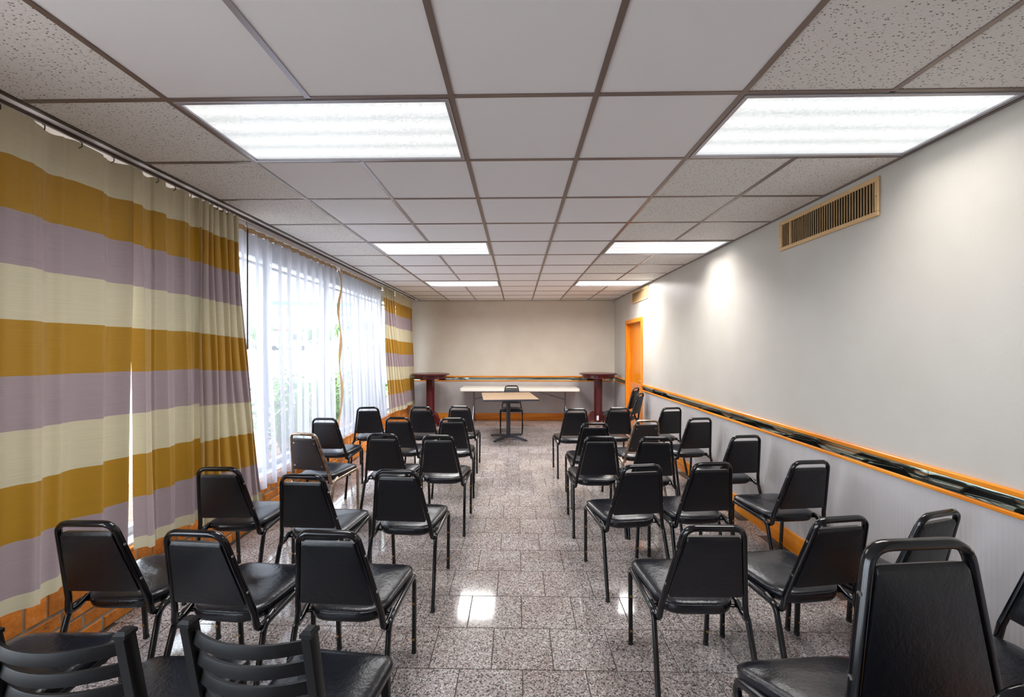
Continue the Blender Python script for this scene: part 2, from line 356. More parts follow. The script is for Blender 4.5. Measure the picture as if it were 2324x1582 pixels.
def tee(name, b, mat): 
    mb = MB(); mb.box(b[0], b[1], b[2], b[3], H, H+.004); cx, cy = (b[0]+b[1])/2, (b[2]+b[3])/2
    if b[1]-b[0] < b[3]-b[2]: mb.box(cx-.004, cx+.004, b[2], b[3], H+.004, H+.04)
    else: mb.box(b[0], b[1], cy-.004, cy+.004, H+.004, H+.04)
    return mb.build(name, mat, ce, 0)
for i in range(-2, 4):
    x = X0+T*i
    if i in (-1, 3):     # broken by the lamps
        cuts = sorted([(Y0+T*r, Y0+T*(r+1)) for c, r, _ in lights if (c+1 == i)]); y = YN
        for a, b in cuts+[(YB, YB)]:
            tee('grid_runner', (x-.012, x+.012, y, a, 0, 0), GRIDS if i == -1 else GRID); y = b
    else: tee('grid_runner', (x-.012, x+.012, YN, YB, 0, 0), GRID)
for r in range(-8, 13):
    y = Y0+T*r
    for ci in range(len(xs)-1): tee('cross_tee', (xs[ci]+(.012 if ci else 0), xs[ci+1]-.012, y-.011, y+.011, 0, 0), GRID)
box('wall_angle', GRID, (XR-.022, XR-.001, YN, YB, H-.002, H+.003), ce); box('wall_angle', GRID, (XL, XR-.022, YB-.02, YB-.001, H-.002, H+.003), ce)
box('wall_angle', TRACK, (-2.147, -2.123, YN, YB, H-.002, H+.003), ce)
box('pocket_board', TILE, (XL, -2.147, YN, YB, H+.002, H+.02), ce)
# lamps
names = {(-2, 0): 'large lit ceiling panel nearest the striped curtains, first on the left', (2, 0): 'large lit ceiling panel nearest the wall vent, first on the right',
         (-2, 4): 'lit fluorescent ceiling panel second from the camera on the window side', (2, 4): 'lit fluorescent ceiling panel second from the camera on the wall side',
         (-2, 8): 'lit fluorescent ceiling panel farthest away on the window side', (2, 8): 'lit fluorescent ceiling panel farthest away on the wall side'}
fr = MB(); W2, L2 = T-.014, T/2-.013
for b in ((-W2, W2, -L2, -L2+.02), (-W2, W2, L2-.02, L2), (-W2, -W2+.02, -L2+.02, L2-.02), (W2-.02, W2, -L2+.02, L2-.02)): fr.cbox(*b, H-.004, H+.03, .002)
frm = fr.mesh('lamp_frame', GRIDS, 0)
le = MB(); le.box(-W2+.019, W2-.019, -L2+.019, L2-.019, 0, .004); lem = le.mesh('lens', LENS, 0)
hs = MB(); hs.box(-W2, W2, -L2, L2, H+.031, H+.055); hsm = hs.mesh('housing', ALU, 0)
for c, r, hid in lights:
    wx = (X0+T*(c+1)) if c < 0 else (X0+T*2+.004+XR-.02)/2
    sx_ = 1 if c < 0 else (XR-.02-(X0+T*2))/(2*T)
    t = thing('ceiling_light', names.get((c, r), f'lit ceiling panel behind the photographer on the {"window" if c < 0 else "wall"} side'), 'light', (wx, Y0+T*(r+.5), 0), 0, 'lit ceiling panels'); t.scale = (sx_, 1, 1)
    ad = bpy.data.lights.new('tube_light', 'AREA'); ad.shape = 'RECTANGLE'; ad.size = 2*W2-.2; ad.size_y = 2*L2-.06; ad.energy = DOWN*(.7, 1.3, 3.4)[r//4]; ad.spread = math.radians((130, 135, 165)[r//4]); ad.color = (1, .985, .965)
    ao = bpy.data.objects.new('tube_light', ad); C.objects.link(ao); ao.parent = t; ao.location = (0, 0, H+.002)
    place('lamp_frame', frm, t); place('lens', lem, t, (0, 0, H+.006)); place('housing', hsm, t)
# vents on the right wall
def vent(label, y0, y1, z0, z1, n, bar):
    t = thing('wall_vent', label, 'vent', (XR, (y0+y1)/2, (z0+z1)/2)); hy, hz = (y1-y0)/2, (z1-z0)/2; f = .028
    mb = MB()
    for b in ((-hy, hy, -hz, -hz+f), (-hy, hy, hz-f, hz), (-hy, -hy+f, -hz+f, hz-f), (hy-f, hy, -hz+f, hz-f)): mb.cbox(-.016, -.001, *b, .003)
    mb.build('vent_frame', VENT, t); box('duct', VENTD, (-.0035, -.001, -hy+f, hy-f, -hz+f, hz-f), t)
    sl = MB(); sl.loft([[(x*math.cos(a)-y*math.sin(a), x*math.sin(a)+y*math.cos(a), z) for x, y in ((-.005, -.0016), (.005, -.0016), (.005, .0016), (-.005, .0016)) for a in (.6,)] for z in (-hz+f, hz-f)])
    me = sl.mesh('slat', VENT, 0)
    for i in range(n): place('slat', me, t, (-.009, -hy+f+(i+.6)*(2*hy-2*f)/n, 0))
    box('divider', VENT, (-.014, -.004, bar*hy-.008, bar*hy+.008, -hz+f, hz-f), t)
    for y, z in ((0, hz-f/2), (0, -hz+f/2), (-hy+f/2, 0), (hy-f/2, 0)):
        mb = MB(); mb.cyl((-.016, y, z), .004, -.002, 8, 'x'); mb.build('screw', SCREW, t)
vent('long tan slatted vent high on the right wall near the camera', 2.56, 3.51, 2.365, 2.6, 40, .72)
vent('small tan slatted vent high on the right wall above the door', 6.99, 7.95, 2.4, 2.61, 26, -.7)

# window wall: brick knee wall, frames, panes
wl = bpy.data.objects.new('wall_left', None); C.objects.link(wl); struct(wl)
ZB = .385; BX = -2.31
box('mortar_bed', MORTAR, (XL-.06, BX-.006, YN, YB, 0, ZB-.006), wl)
def brick_mesh(l, h):
    mb = MB(); c = .004
    mb.loft([[(x, -l/2+i, -h/2+i), (x, l/2-i, -h/2+i), (x, l/2-i, h/2-i), (x, -l/2+i, h/2-i)] for x, i in ((-.05, 0), (-.004, 0), (0, c))]); return mb.mesh('brick', BRICKM, 0)
for k in range(3):
    y = 1.15+(.107 if k % 2 else 0); me = brick_mesh(.203, .066)
    while y < YB-.1:
        o = place('brick', me, wl, (BX+random.uniform(-.003, .003), y, .04+k*.08)); o.rotation_euler = (random.uniform(-.006, .006), 0, random.uniform(-.01, .01)); y += .215
me = brick_mesh(.088, .132); y = 1.1
while y < YB-.05:
    o = place('brick', me, wl, (BX+random.uniform(-.003, .004), y, .316)); o.rotation_euler = (random.uniform(-.01, .01), random.uniform(-.01, .02), random.uniform(-.015, .015)); y += .1
box('sill', ALU, (XL-.06, BX-.03, YN, YB, ZB-.006, ZB+.012), wl)
box('end_wall', PAINT, (XL-.1, XL, YN, -3.2, ZB+.012, H), wl); box('end_wall', PAINT, (XL-.1, XL, 8.75, YB, ZB+.012, H), wl)
box('header', ALU, (XL-.1, XL, -3.2, 8.75, 2.52, H), wl)
mull = [-3.2, -1.5, .2, 1.68, 2.9, 4.12, 5.42, 6.55, 7.65, 8.75]  # first two bays, unseen behind the camera, are added for extra daylight
for i, (a, b) in enumerate(zip(mull, mull[1:])):
    wd = bpy.data.objects.new(f'window_{i+1}', None); C.objects.link(wd); struct(wd)
    for y0, y1 in ((a, a+.05), (b-.05, b)): box('stile', ALU, (XL-.07, XL-.005, y0, y1, ZB+.012, 2.52), wd, .004)
    box('bottom_rail', ALU, (XL-.07, XL-.005, a+.05, b-.05, ZB+.012, ZB+.06), wd, .004)
    box('top_rail', ALU, (XL-.07, XL-.005, a+.05, b-.05, 2.44, 2.52), wd, .004)
    box('glazing_bar', ALU, (XL-.06, XL-.015, a+.05, b-.05, 2.37, 2.395), wd, .003)
    box('pane', GLASS, (XL-.042, XL-.036, a+.045, b-.045, ZB+.055, 2.445), wd)

# ------------------------------------------------------------------ drapes and sheers
def cloth(name, mat, top, bot, ztop, zbot, nf, depth, nu=140, nv=40, parent=None, phase=0, pinch=(), sag=0, wrinkle=.006, seed=1):
    """top/bot: (x, y0, y1) of the upper and lower edge; zbot: z at both ends of the lower edge"""
    rnd = random.Random(seed); ph = [rnd.uniform(0, 6.28) for _ in range(6)]; vs = []; fs = []; uv = []
    for j in range(nv+1):
        t = j/nv
        for i in range(nu+1):
            u = i/nu; e = t**1.5
            x = top[0]*(1-e)+bot[0]*e; y = (top[1]*(1-e)+bot[1]*e)*(1-u)+(top[2]*(1-e)+bot[2]*e)*u
            z1 = zbot[0]*(1-u)+zbot[1]*u; z = ztop*(1-t)+z1*t
            k = u*nf*2*PI+phase; d = depth*(.55+.45*t)
            fx = d*(math.sin(k+.5*math.sin(k*.5+ph[0])+.4*t*math.sin(3*u+ph[1])) + .35*math.sin(2*k+ph[2]+t))*.75
            fy = d*.55*math.sin(2*k+ph[3])*.5
            for p, a in pinch: fx += a*math.exp(-((u-p)/.012)**2)
            fx += wrinkle*math.sin(9*u+5*t+ph[4])*math.sin(4*t+ph[5])
            z += sag*math.cos(k)*.5*(1-t)**6 + (sag*.6*math.sin(k+1)*t**4)
            vs.append((x+fx, y+fy, z)); uv.append((u, t))
    n = nu+1
    for j in range(nv):
        for i in range(nu): a = j*n+i; fs.append((a, a+1, a+1+n, a+n))
    me = bpy.data.meshes.new(name); me.from_pydata(vs, [], fs); me.materials.append(mat.m)
    l = me.uv_layers.new(name='uv'); l.data.foreach_set('uv', [c for p in me.loops for c in uv[p.vertex_index]])
    me.polygons.foreach_set('use_smooth', [True]*len(me.polygons)); me.update()
    return place(name, me, parent)
def hooks(parent, x, ys, z):
    for y in ys:
        mb = MB(); mb.sweep(fillet([(x, y, z+.0125), (x+.012, y, z+.008), (x+.012, y, z-.012), (x-.004, y, z-.018)], .006, 3), .004, .004, 6); mb.build('hook', TRACK, parent)
def drape(label, top, bot, zbot, nf, depth, hk, **k):
    t = thing('striped_curtain', label, 'curtain', (0, 0, 0), 0, 'striped drapes at the windows')
    cloth('drape_cloth', DRAPE, top, bot, 2.606, zbot, nf, depth, parent=t, **k)
    hooks(t, top[0], [top[1]+(top[2]-top[1])*(i+.3)/hk for i in range(hk)], 2.605); return t
drape('flat hanging striped curtain nearest the camera, left of the bright gap', (-2.2, 1.2, 2.385), (-2.19, 1.2, 2.335), (.44, .41), 4, .042, 7, pinch=((.56, .014), (.69, .016), (.86, -.012)), seed=3, sag=.02)
drape('flat striped curtain between the bright gap and the gathered curtain', (-2.195, 2.378, 2.9), (-2.2, 2.425, 2.93), (.40, .39), 3, .036, 4, pinch=((.3, .016), (.7, .012)), seed=5, sag=.02)
drape('tightly gathered striped curtain beside the white sheers, flaring at the hem', (-2.185, 2.865, 3.31), (-2.12, 2.78, 3.52), (.38, .31), 7, .032, 8, nu=260, seed=8, wrinkle=.012)
drape('gathered striped curtain at the far window, next to the sheers', (-2.2, 6.97, 7.58), (-2.06, 6.78, 8.0), (.535, .46), 6, .04, 6, nu=220, seed=11, wrinkle=.015)
drape('gathered striped curtain in the far corner behind the pub table', (-2.2, 7.62, 8.9), (-2.2, 8.1, 9.12), (.45, .40), 8, .04, 8, nu=240, seed=13, wrinkle=.012)
def sheer(label, top, bot, zbot, nf, depth, hem, seed):
    t = thing('sheer_curtain', label, 'curtain', (0, 0, 0), 0, 'white sheers at the windows')
    cloth('sheer_cloth', SHEER, top, bot, 2.57, zbot, nf, depth, 260, 44, t, seed=seed, wrinkle=.008)
    mb = MB(); n = 90
    mb.loft([[(top[0]+.012+.012*math.sin(i*.9)+o, top[1]+(top[2]-top[1])*i/n, z) for o, z in ((0, 2.556), (.003, 2.556), (.003, 2.60), (0, 2.60))] for i in range(n+1)]); mb.build('header_tape', HEM, t)
    if hem:
        pts = [(top[0]+.03+.05*math.sin(2.2*k/24)+.02*math.sin(k*.8), top[2]+.02*math.sin(k*.5)+(bot[2]-top[2])*(k/24)**1.3-.03*math.sin(PI*k/24), 2.56-(2.56-zbot[1])*k/24) for k in range(25)]
        mb = MB(); mb.loft([[(p[0]+.012*math.sin(k), p[1]-.035, p[2]), (p[0]+.006, p[1], p[2]), (p[0]+.004*math.sin(k*1.3), p[1]+.03, p[2]), (p[0]-.003, p[1], p[2])] for k, p in enumerate(pts)]); mb.build('side_hem', HEM, t)
    return t
sheer('white sheer curtain beside the gathered drape, with a tan side hem', (-2.28, 3.42, 5.33), (-2.26, 3.5, 5.28), (.33, .42), 11, .055, True, 21)
sheer('white sheer curtain covering the farther window up to the drapes', (-2.28, 5.42, 7.1), (-2.25, 5.4, 7.35), (.42, .42), 12, .05, False, 23)
t = thing('curtain_track', 'dark curtain track running along the ceiling above the windows', 'curtain track', (0, 0, 0))
mb = MB(); mb.box(-2.208, -2.192, .1, 9.1, 2.622, H-.0005); mb.build('rail', TRACK, t); mb = MB(); mb.box(-2.295, -2.272, 3.3, 7.3, 2.61, H-.0005); mb.build('rail', WHITEM, t)
for y in (.1, 9.06): box('end_cap', TRACK, (-2.212, -2.188, y, y+.04, 2.617, H-.001), t)
t = thing('curtain_wand', 'thin dark pull wand hanging in front of the white sheer', 'wand', (-2.225, 3.47, 0))
mb = MB(); mb.cyl((0, 0, 1.66), .006, .9, 8); mb.build('rod', TRACK, t); mb = MB(); mb.sweep(fillet([(0, 0, 2.56), (0, 0, 2.585), (.0, -.012, 2.6), (0, -.012, 2.62)], .006, 3), .004, .004, 6); mb.build('hook', TRACK, t)
mb = MB(); mb.lathe([(.006, 0), (.008, .01), (.007, .08), (.006, .09)], (0, 0), 8, 1.57+.0); mb.build('grip', TRACK, t)

# ------------------------------------------------------------------ stacking chairs
def recl(z): return -(z-.5085)*.2829
def make_chair(vseat, vback, frame, name='stacking_chair'):
    t = thing(name, 'x', 'chair')
    # seat: rounded outline lofted into a crowned cushion
    def outline(hwf, hwr, y0, y1, rf, rr, n=7):
        pts = []
        for cx, cy, r, a0 in ((hwf-rf, y1-rf, rf, 0), (-(hwf-rf), y1-rf, rf, PI/2), (-(hwr-rr), y0+rr, rr, PI), (hwr-rr, y0+rr, rr, 1.5*PI)):
            for k in range(n): a = a0+PI/2*k/(n-1); pts.append((cx+r*math.cos(a), cy+r*math.sin(a)))
        return pts
    O = outline(.205, .18, .055, .455, .06, .11); cx, cy = 0, .26
    def ring(s_, z, dip=0): return [(cx+(x-cx)*s_, cy+(y-cy)*s_, z+.02*(y-cy)) for x, y in O]
    mb = MB(); mb.loft([ring(.93, .398), ring(.975, .402), ring(1, .414), ring(1.004, .428), ring(.992, .441), ring(.965, .449), ring(.9, .455), ring(.75, .4605), ring(.5, .463), ring(.25, .464), ring(.06, .464)]); seat = mb.build('seat', vseat, t, 60)
    mb = MB(); R = ring(.99, .443); mb.sweep(R+[R[0]], .005, .005, 6); mb.build('piping', vseat, seat)
    # padded backrest
    mb = MB(); prof = []
    def bq(f, y): # outline of the backrest slab: trapezoid with small corner radii, at depth y from the rear face
        a, b, z0, z1 = .159*f, .110*f, .5085, .8005-(.012 if y < .004 else 0); out = []
        pts = [(-a, z0), (a, z0), (b, z1), (-b, z1)]
        P = fillet([(0, z0, 0), (a, z0, 0), (b, z1, 0), (-b, z1, 0), (-a, z0, 0), (0, z0, 0)], .012, 3)
        return [(p.x, recl(p.y)+y, p.y) for p in P[:-1]]
    c = (0, recl(.65), .65)
    def sc(r, s_, dy): return [((p[0])*s_, c[1]+(p[1]-c[1])*s_+dy, c[2]+(p[2]-c[2])*s_) for p in r]
    r0 = bq(1, 0); r1 = bq(1, .008); mb.loft([sc(r0, .5, -.001), sc(r0, .96, -.001), r0, r1, sc(r1, .99, .02), sc(r1, .95, .03), sc(r1, .8, .036), sc(r1, .4, .039)]); mb.build('backrest', vback, t, 50)
    # hoop frame running down both sides and hooking forward under the seat
    def hp(x, z, dy=.012): return (x, recl(z)+dy, z)
    sl = .168; xz = lambda z: .174-(z-.5085)*sl
    side = lambda s_: [(s_*.196, .125, .418), (s_*.193, .075, .398), (s_*.190, .03, .395), hp(s_*xz(.47), .47)]
    top = [hp(-xz(.84)+.0, .8405), hp(xz(.84)-.0, .8405)]
    path = fillet(list(side(-1)) + top + list(reversed(side(1))), [.03, .025, .05, .055, .055, .05, .025, .03], 6)
    mb = MB(); mb.sweep(path, .022, .026, 8, (0, 1, 0), .6); mb.build('back_frame', frame, t, 50)
    for s_ in (-1, 1):
        for z in (.572, .742):
            mb = MB(); mb.cyl((s_*(xz(z)+.008), recl(z)+.012, z), .006, .0045*s_, 10, 'x'); mb.build('screw', SCREW, t)
        rf, ff = (s_*.2185, -.063, .012), (s_*.1993, .4436, .012)
        U = fillet([rf, (s_*.205, .055, .405), (s_*.207, .425, .421), ff], [.05, .045], 7)
        # rear leg, rail, front leg share one bent line
        k1, k2 = 7, len(U)-8
        mb = MB(); mb.sweep(U[:k1+2], .022, .025, 8, (0, 1, 0), .6); rl = mb.build('leg', frame, t, 50)
        mb = MB(); mb.sweep(U[k1:k2+1], .022, .025, 8, (0, 0, 1), .6); mb.build('side_rail', frame, t, 50)
        mb = MB(); mb.sweep(U[k2-1:], .022, .025, 8, (0, 0, 1), .6); fl_ = mb.build('leg', frame, t, 50)
        for leg, p, q in ((rl, rf, U[1]), (fl_, ff, U[-2])):
            mb = MB(); d = (Vector(q)-Vector(p)).normalized(); mb.sweep([Vector(p)-d*.0125, Vector(p)+d*.006], .0235, .0265, 8, (0, 1, 0), .6); mb.build('foot_cap', RUBBER, leg)
        a, b = Vector(U[-2]), Vector(ff)
        for f in (.3, .82):
            p = a*(1-f)+b*f; mb = MB(); mb.cyl((p.x, p.y-.012, p.z), .0065, -.003, 8, 'y'); mb.build('bumper', BRASS, fl_)
    for y in (.12, .36):
        mb = MB(); mb.sweep([(-.205, y, .402), (.205, y, .402)], .018, .012, 8, (0, 0, 1)); mb.build('cross_bar', frame, t)
    return t
protoK = make_chair(VINYL, VINYLB, FRAME); protoC = make_chair(VINYL, vinyl('brown_black_vinyl', (44, 38, 40), (52, 45, 47), .5), CHROME, 'chrome_framed_chair')
for _s in children(protoC):
    if _s.name.startswith('backrest'):
        for x_, z_ in ((-.1, .76), (.1, .76), (-.135, .55), (.135, .55)):
            mb = MB(); mb.cyl((x_, recl(z_)+.0005, z_), .009, -.003, 10, 'y'); mb.build('screw', SCREW, _s)
first = {protoK.name: True, protoC.name: True}
def chair(label, pose, proto=None, group='black stacking chairs set out in rows', z=0, tilt=0):
    proto = proto or protoK
    o = proto if first.pop(proto.name, None) else copy_tree(proto)
    o.location = (pose[0], pose[1], z); o.rotation_euler = (tilt, 0, pose[2]); o['label'] = label; o['category'] = 'chair'
    if group: o['group'] = group
    elif 'group' in o: del o['group']
    return o
children_all = None
POSE = dict(L1a=(-1.818, 1.835, .006), L1b=(-1.282, 1.751, -.076), L1c=(-.752, 1.762, -.045), L2a=(-1.83, 2.645, .024), L2b=(-1.237, 2.508, -.037), L2c=(-.717, 2.615, -.057),
    L3a=(-1.824, 3.704, -.193), L3b=(-1.145, 3.684, -.044), L3c=(-.659, 3.639, -.04), L4a=(-2.012, 4.49, -.024), L4b=(-1.256, 4.559, -.057), L4c=(-.677, 4.529, .05),
    L5a=(-1.865, 5.335, .139), L5b=(-1.198, 5.376, .003), L5c=(-.722, 5.438, -.018), R1a=(.811, 1.844, .009), R1b=(1.392, 1.947, .162), R1c=(1.868, 2.016, .316),
    R2a=(.773, 2.758, .149), R2b=(1.242, 2.822, .095), R2c=(1.9, 2.88, .119), R3a=(.691, 3.613, .009), R3b=(1.147, 3.599, -.021), R3c=(1.912, 3.685, .13),
    R4a=(.759, 4.26, .035), R4b=(1.311, 4.433, .112), R4c=(1.912, 4.588, .156), R5a=(.712, 5.234, .059), R5b=(1.252, 5.335, .034), R5c=(1.895, 5.368, .216))
ROW = {'1': 'nearest', '2': 'second', '3': 'third', '4': 'fourth', '5': 'farthest'}
COL = {'La': 'beside the windows', 'Lb': 'as the middle seat', 'Lc': 'on the aisle edge', 'Ra': 'on the aisle edge', 'Rb': 'as the middle seat', 'Rc': 'beside the wall'}
for k, p in POSE.items():
    if k in ('L3a', 'R4b'):
        chair('padded stacking chair with worn tan chrome frame, in front of the sheer curtains' if k == 'L3a' else 'padded stacking chair with shiny chrome frame, in the fourth row right of the aisle', p, protoC, 'chrome framed stacking chairs')
    else:
        chair(f'black stacking chair, {ROW[k[1]]} full row {"left" if k[0] == "L" else "right"} of the aisle, {COL[k[0]+k[2]]}', p)
chair('black stacking chair alone facing the camera behind the small wooden table', (-.102, 8.29, PI), group=None)
chair('black stacking chair, lower of two stacked sideways at the orange door', (1.95, 7.0, .95), group='pair of stacked chairs by the door')
chair('black stacking chair, upper of two stacked sideways at the orange door', (1.92, 7.02, .95), group='pair of stacked chairs by the door', z=.085, tilt=-.05)
chair('black stacking chair cut off by the left frame edge, seat under the bricks', (-1.74, 1.2, .02), group=None)
chair('black stacking chair backed against the right wall, facing the windows, mostly cut off', (1.97, 1.57, PI/2), group=None)
for nm, x, y, z, tl in (('bottom chair', .919, .80, 0, 0), ('second chair up', .935, .785, .15, -.05), ('topmost chair', .919, .788, .315, -.32)):
    chair(f'black stacking chair, {nm} of the stack closest to the camera', (x, y, .1), group='stack of black chairs near the camera', z=z, tilt=tl)

# ------------------------------------------------------------------ ladder-back chairs
def make_ladder():
    t = thing('ladder_back_chair', 'x', 'chair', (0, 0, 0), 0, 'ladder back chairs in the foreground')
    yb = lambda z: -.012-.075*max(0, z-.45)/.4
    for s_ in (-1, 1):
        x = s_*.166
        mb = MB(); mb.sweep([(x, -.075, .012), (x, -.02, .42), (x, yb(.5), .5), (x, yb(.868), .868)], .03, .036, 8, (0, 1, 0), .3); leg = mb.build('back_post', LADDER, t, 40)
        mb = MB(); mb.loft([[(x+a*k, yb(.868)+b*k, z) for a, b in ((-.016, -.019), (.016, -.019), (.016, .019), (-.016, .019))] for z, k in ((.866, 1), (.875, 1), (.882, .62))]); mb.build('post_cap', LADDER, leg, 20)
        mb = MB(); mb.box(x-.017, x+.017, -.095, -.055, 0, .012); mb.build('foot_cap', RUBBER, leg, 0)
        mb = MB(); mb.sweep([(s_*.168, .385, .012), (s_*.168, .372, .415)], .028, .028, 8, (0, 1, 0), .3); fl_ = mb.build('leg', LADDER, t, 40)
        mb = MB(); mb.box(s_*.168-.016, s_*.168+.016, .369, .401, 0, .012); mb.build('foot_cap', RUBBER, fl_, 0)
        mb = MB(); mb.sweep([(s_*.168, -.03, .41), (s_*.168, .375, .41)], .02, .025, 8, (0, 0, 1), .3); mb.build('side_rail', LADDER, t, 40)
    for z in (.41,):
        for y in (-.02, .375): mb = MB(); mb.sweep([(-.165, y, z), (.165, y, z)], .02, .025, 8, (0, 0, 1), .3); mb.build('cross_rail', LADDER, t, 40)
    for k in range(4):
        z = .832-k*.0585; n = 14; P = []
        for i in range(n+1): u = -1+2*i/n; P.append((u*.156, yb(z)-.042*(1-u*u), z))
        mb = MB(); mb.sweep(P, .01, .031, 8, (0, .16, 1), .16); mb.build('slat', LADDER, t, 28)
    O = []
    for cx, cy, r, a0 in ((.145, .37, .05, 0), (-.145, .37, .05, PI/2), (-.15, .03, .03, PI), (.15, .03, .03, 1.5*PI)):
        for k in range(6): a = a0+PI/2*k/5; O.append((cx+r*math.cos(a), cy+r*math.sin(a)))
    ring = lambda s_, z: [(x*s_, .2+(y-.2)*s_, z) for x, y in O]
    mb = MB(); mb.loft([ring(.95, .424), ring(.99, .428), ring(1, .438), ring(.985, .45), ring(.93, .46), ring(.8, .466), ring(.5, .47), ring(.1, .471)]); mb.build('seat', VINYL, t, 60)
    return t
ld = make_ladder(); ld.location = (-.672, 1.155, 0); ld.rotation_euler.z = -.1; ld['label'] = 'black ladder back chair in the foreground with its whole slatted back in view'
l2 = copy_tree(ld); l2.location = (-1.14, 1.12, 0); l2.rotation_euler.z = .03; l2['label'] = 'black ladder back chair in the foreground corner, cut off by the left frame edge'

# ------------------------------------------------------------------ tables
t = thing('folding_table', 'long white plastic folding table against the far wall', 'table', (.056, 9.01, 0)); hx, hy, zt = 1.225, .375, .757
def rr(hx, hy, r, z):
    return [(cx+r*math.cos(a0+PI/2*k/5), cy+r*math.sin(a0+PI/2*k/5), z) for cx, cy, a0 in ((hx-r, hy-r, 0), (-hx+r, hy-r, PI/2), (-hx+r, -hy+r, PI), (hx-r, -hy+r, 1.5*PI)) for k in range(6)]
mb = MB(); mb.loft([rr(hx-.008, hy-.008, .05, zt-.055), rr(hx, hy, .05, zt-.05), rr(hx, hy, .05, zt-.008), rr(hx-.007, hy-.007, .05, zt)]); mb.build('tabletop', WHITEP, t, 40)
for s_ in (-1, 1):
    x = s_*.965
    for dy in (-1, 1):
        mb = MB(); mb.sweep(fillet([(x, dy*.05, zt-.055), (x, dy*.05, .36), (x+s_*.01, dy*.29, .015)], .12, 6), .026, .026, 10, (1, 0, 0), 1); lg = mb.build('leg', STEEL, t)
        mb = MB(); mb.cyl((x+s_*.01, dy*.29, 0), .017, .03, 10); mb.build('foot_cap', RUBBER, lg)
    for z in (.22, .5):
        w2 = .15 if z < .3 else .05
        mb = MB(); mb.sweep([(x, -w2, z), (x, w2, z)], .02, .02, 8, (0, 0, 1), 1); mb.build('cross_bar', STEEL, t)
    mb = MB(); mb.sweep([(x, 0, .5), (x-s_*.3, 0, .585)], .022, .022, 8, (0, 0, 1), 1); b1 = mb.build('brace', STEEL, t); mb = MB(); mb.sweep([(x-s_*.28, .0, .58), (x-s_*.68, 0, zt-.056)], .016, .016, 8, (0, 0, 1), 1); mb.build('brace', STEEL, t)
    mb = MB(); mb.cyl((x-s_*.29, -.018, .582), .016, .036, 10, 'y'); mb.build('brace_hinge', STEEL, b1)
t = thing('pedestal_table', 'small wood grain table on a dark cross foot pedestal', 'table', (-.149, 7.45, 0), .11)
mb = MB(); mb.cbox(-.46, .46, -.565, .565, .722, .749, .004); tp = mb.build('edge_band', EDGE, t); mb = MB(); mb.box(-.452, .452, -.557, .557, .7485, .7505); mb.build('tabletop', LAMIN, t, 0)
mb = MB(); mb.cyl((0, 0, .06), .037, .655, 20); mb.build('column', PEDEST, t); mb = MB(); mb.cbox(-.18, .18, -.18, .18, .705, .721, .004); mb.build('mounting_plate', PEDEST, t)
for k in range(4):
    a = .82+k*PI/2; c_, s_ = math.cos(a), math.sin(a)
    mb = MB(); mb.sweep([(c_*r, s_*r, z) for r, z in ((.02, .05), (.12, .047), (.26, .034), (.37, .022), (.40, .014))], .06, .032, 10, (0, 0, 1), .5, [1.05, 1, .92, .8, .45]); lg = mb.build('foot', PEDEST, t, 50)
    mb = MB(); mb.cyl((c_*.36, s_*.36, 0), .015, .012, 10); mb.build('glide', RUBBER, lg)
def pub(label, x, y, rz):
    t = thing('pub_table', label, 'table', (x, y, 0), rz, 'round cherry pub tables')
    mb = MB(); mb.lathe([(.05, 1.035), (.375, 1.035), (.39, 1.042), (.395, 1.05), (.388, 1.06), (.36, 1.068), (.02, 1.07)], n=48); mb.build('tabletop', CHERRY, t, 40)
    mb = MB(); n = 48; mb.loft([[(r*math.cos(2*PI*j/n), r*math.sin(2*PI*j/n), z) for j in range(n)] for r, z in ((.335, 1.036), (.335, .965), (.315, .965), (.315, 1.036))], cap=False); mb.build('apron', CHERRY, t, 30)
    for a in (0, PI/2):
        mb = MB(); c_, s_ = math.cos(a), math.sin(a); mb.sweep([(-c_*.315, -s_*.315, 1.01), (c_*.315, s_*.315, 1.01)], .05, .045, 4, (0, 0, 1), .3); mb.build('support_beam', CHERRY, t, 20)
    mb = MB(); n = 8; mb.loft([[(r*math.cos(2*PI*(j+.5)/n), r*math.sin(2*PI*(j+.5)/n), z) for j in range(n)] for r, z in ((.09, .07), (.09, .995))]); mb.build('column', CHERRY, t, 20)
    for k in range(4):
        a = PI/4+k*PI/2; c_, s_ = math.cos(a), math.sin(a)
        pr = [(.08, .09), (.08, .27), (.12, .265), (.165, .24), (.2, .19), (.23, .13), (.27, .075), (.33, .045), (.345, .02), (.34, 0), (.28, 0), (.2, .03), (.13, .075)]
        mb = MB(); mb.loft([[(c_*r-s_*o, s_*r+c_*o, z) for r, z in pr] for o in (-.022, .022)]); mb.build('foot', CHERRY, t, 30)
pub('round cherry pub table in the far left corner by the curtain', -1.775, 8.71, .2); pub('round cherry pub table in the far right corner near the door', 1.70, 8.93, .55)

# ------------------------------------------------------------------ outside the windows
m = MB(); m.box(-60, -4.6, -25, 90, -.3, -.06); struct(m.build('ground_paving', PAVE, None, 0))
m = MB(); m.box(-4.6, XL-.1, -25, 40, -.3, -.03); struct(m.build('ground_mulch_bed', MULCH, None, 0))
m = MB(); m.box(-2.95, XL-.1, -10, 30, -.03, .18); struct(m.build('ground_ledge', PAVE, None, 0))
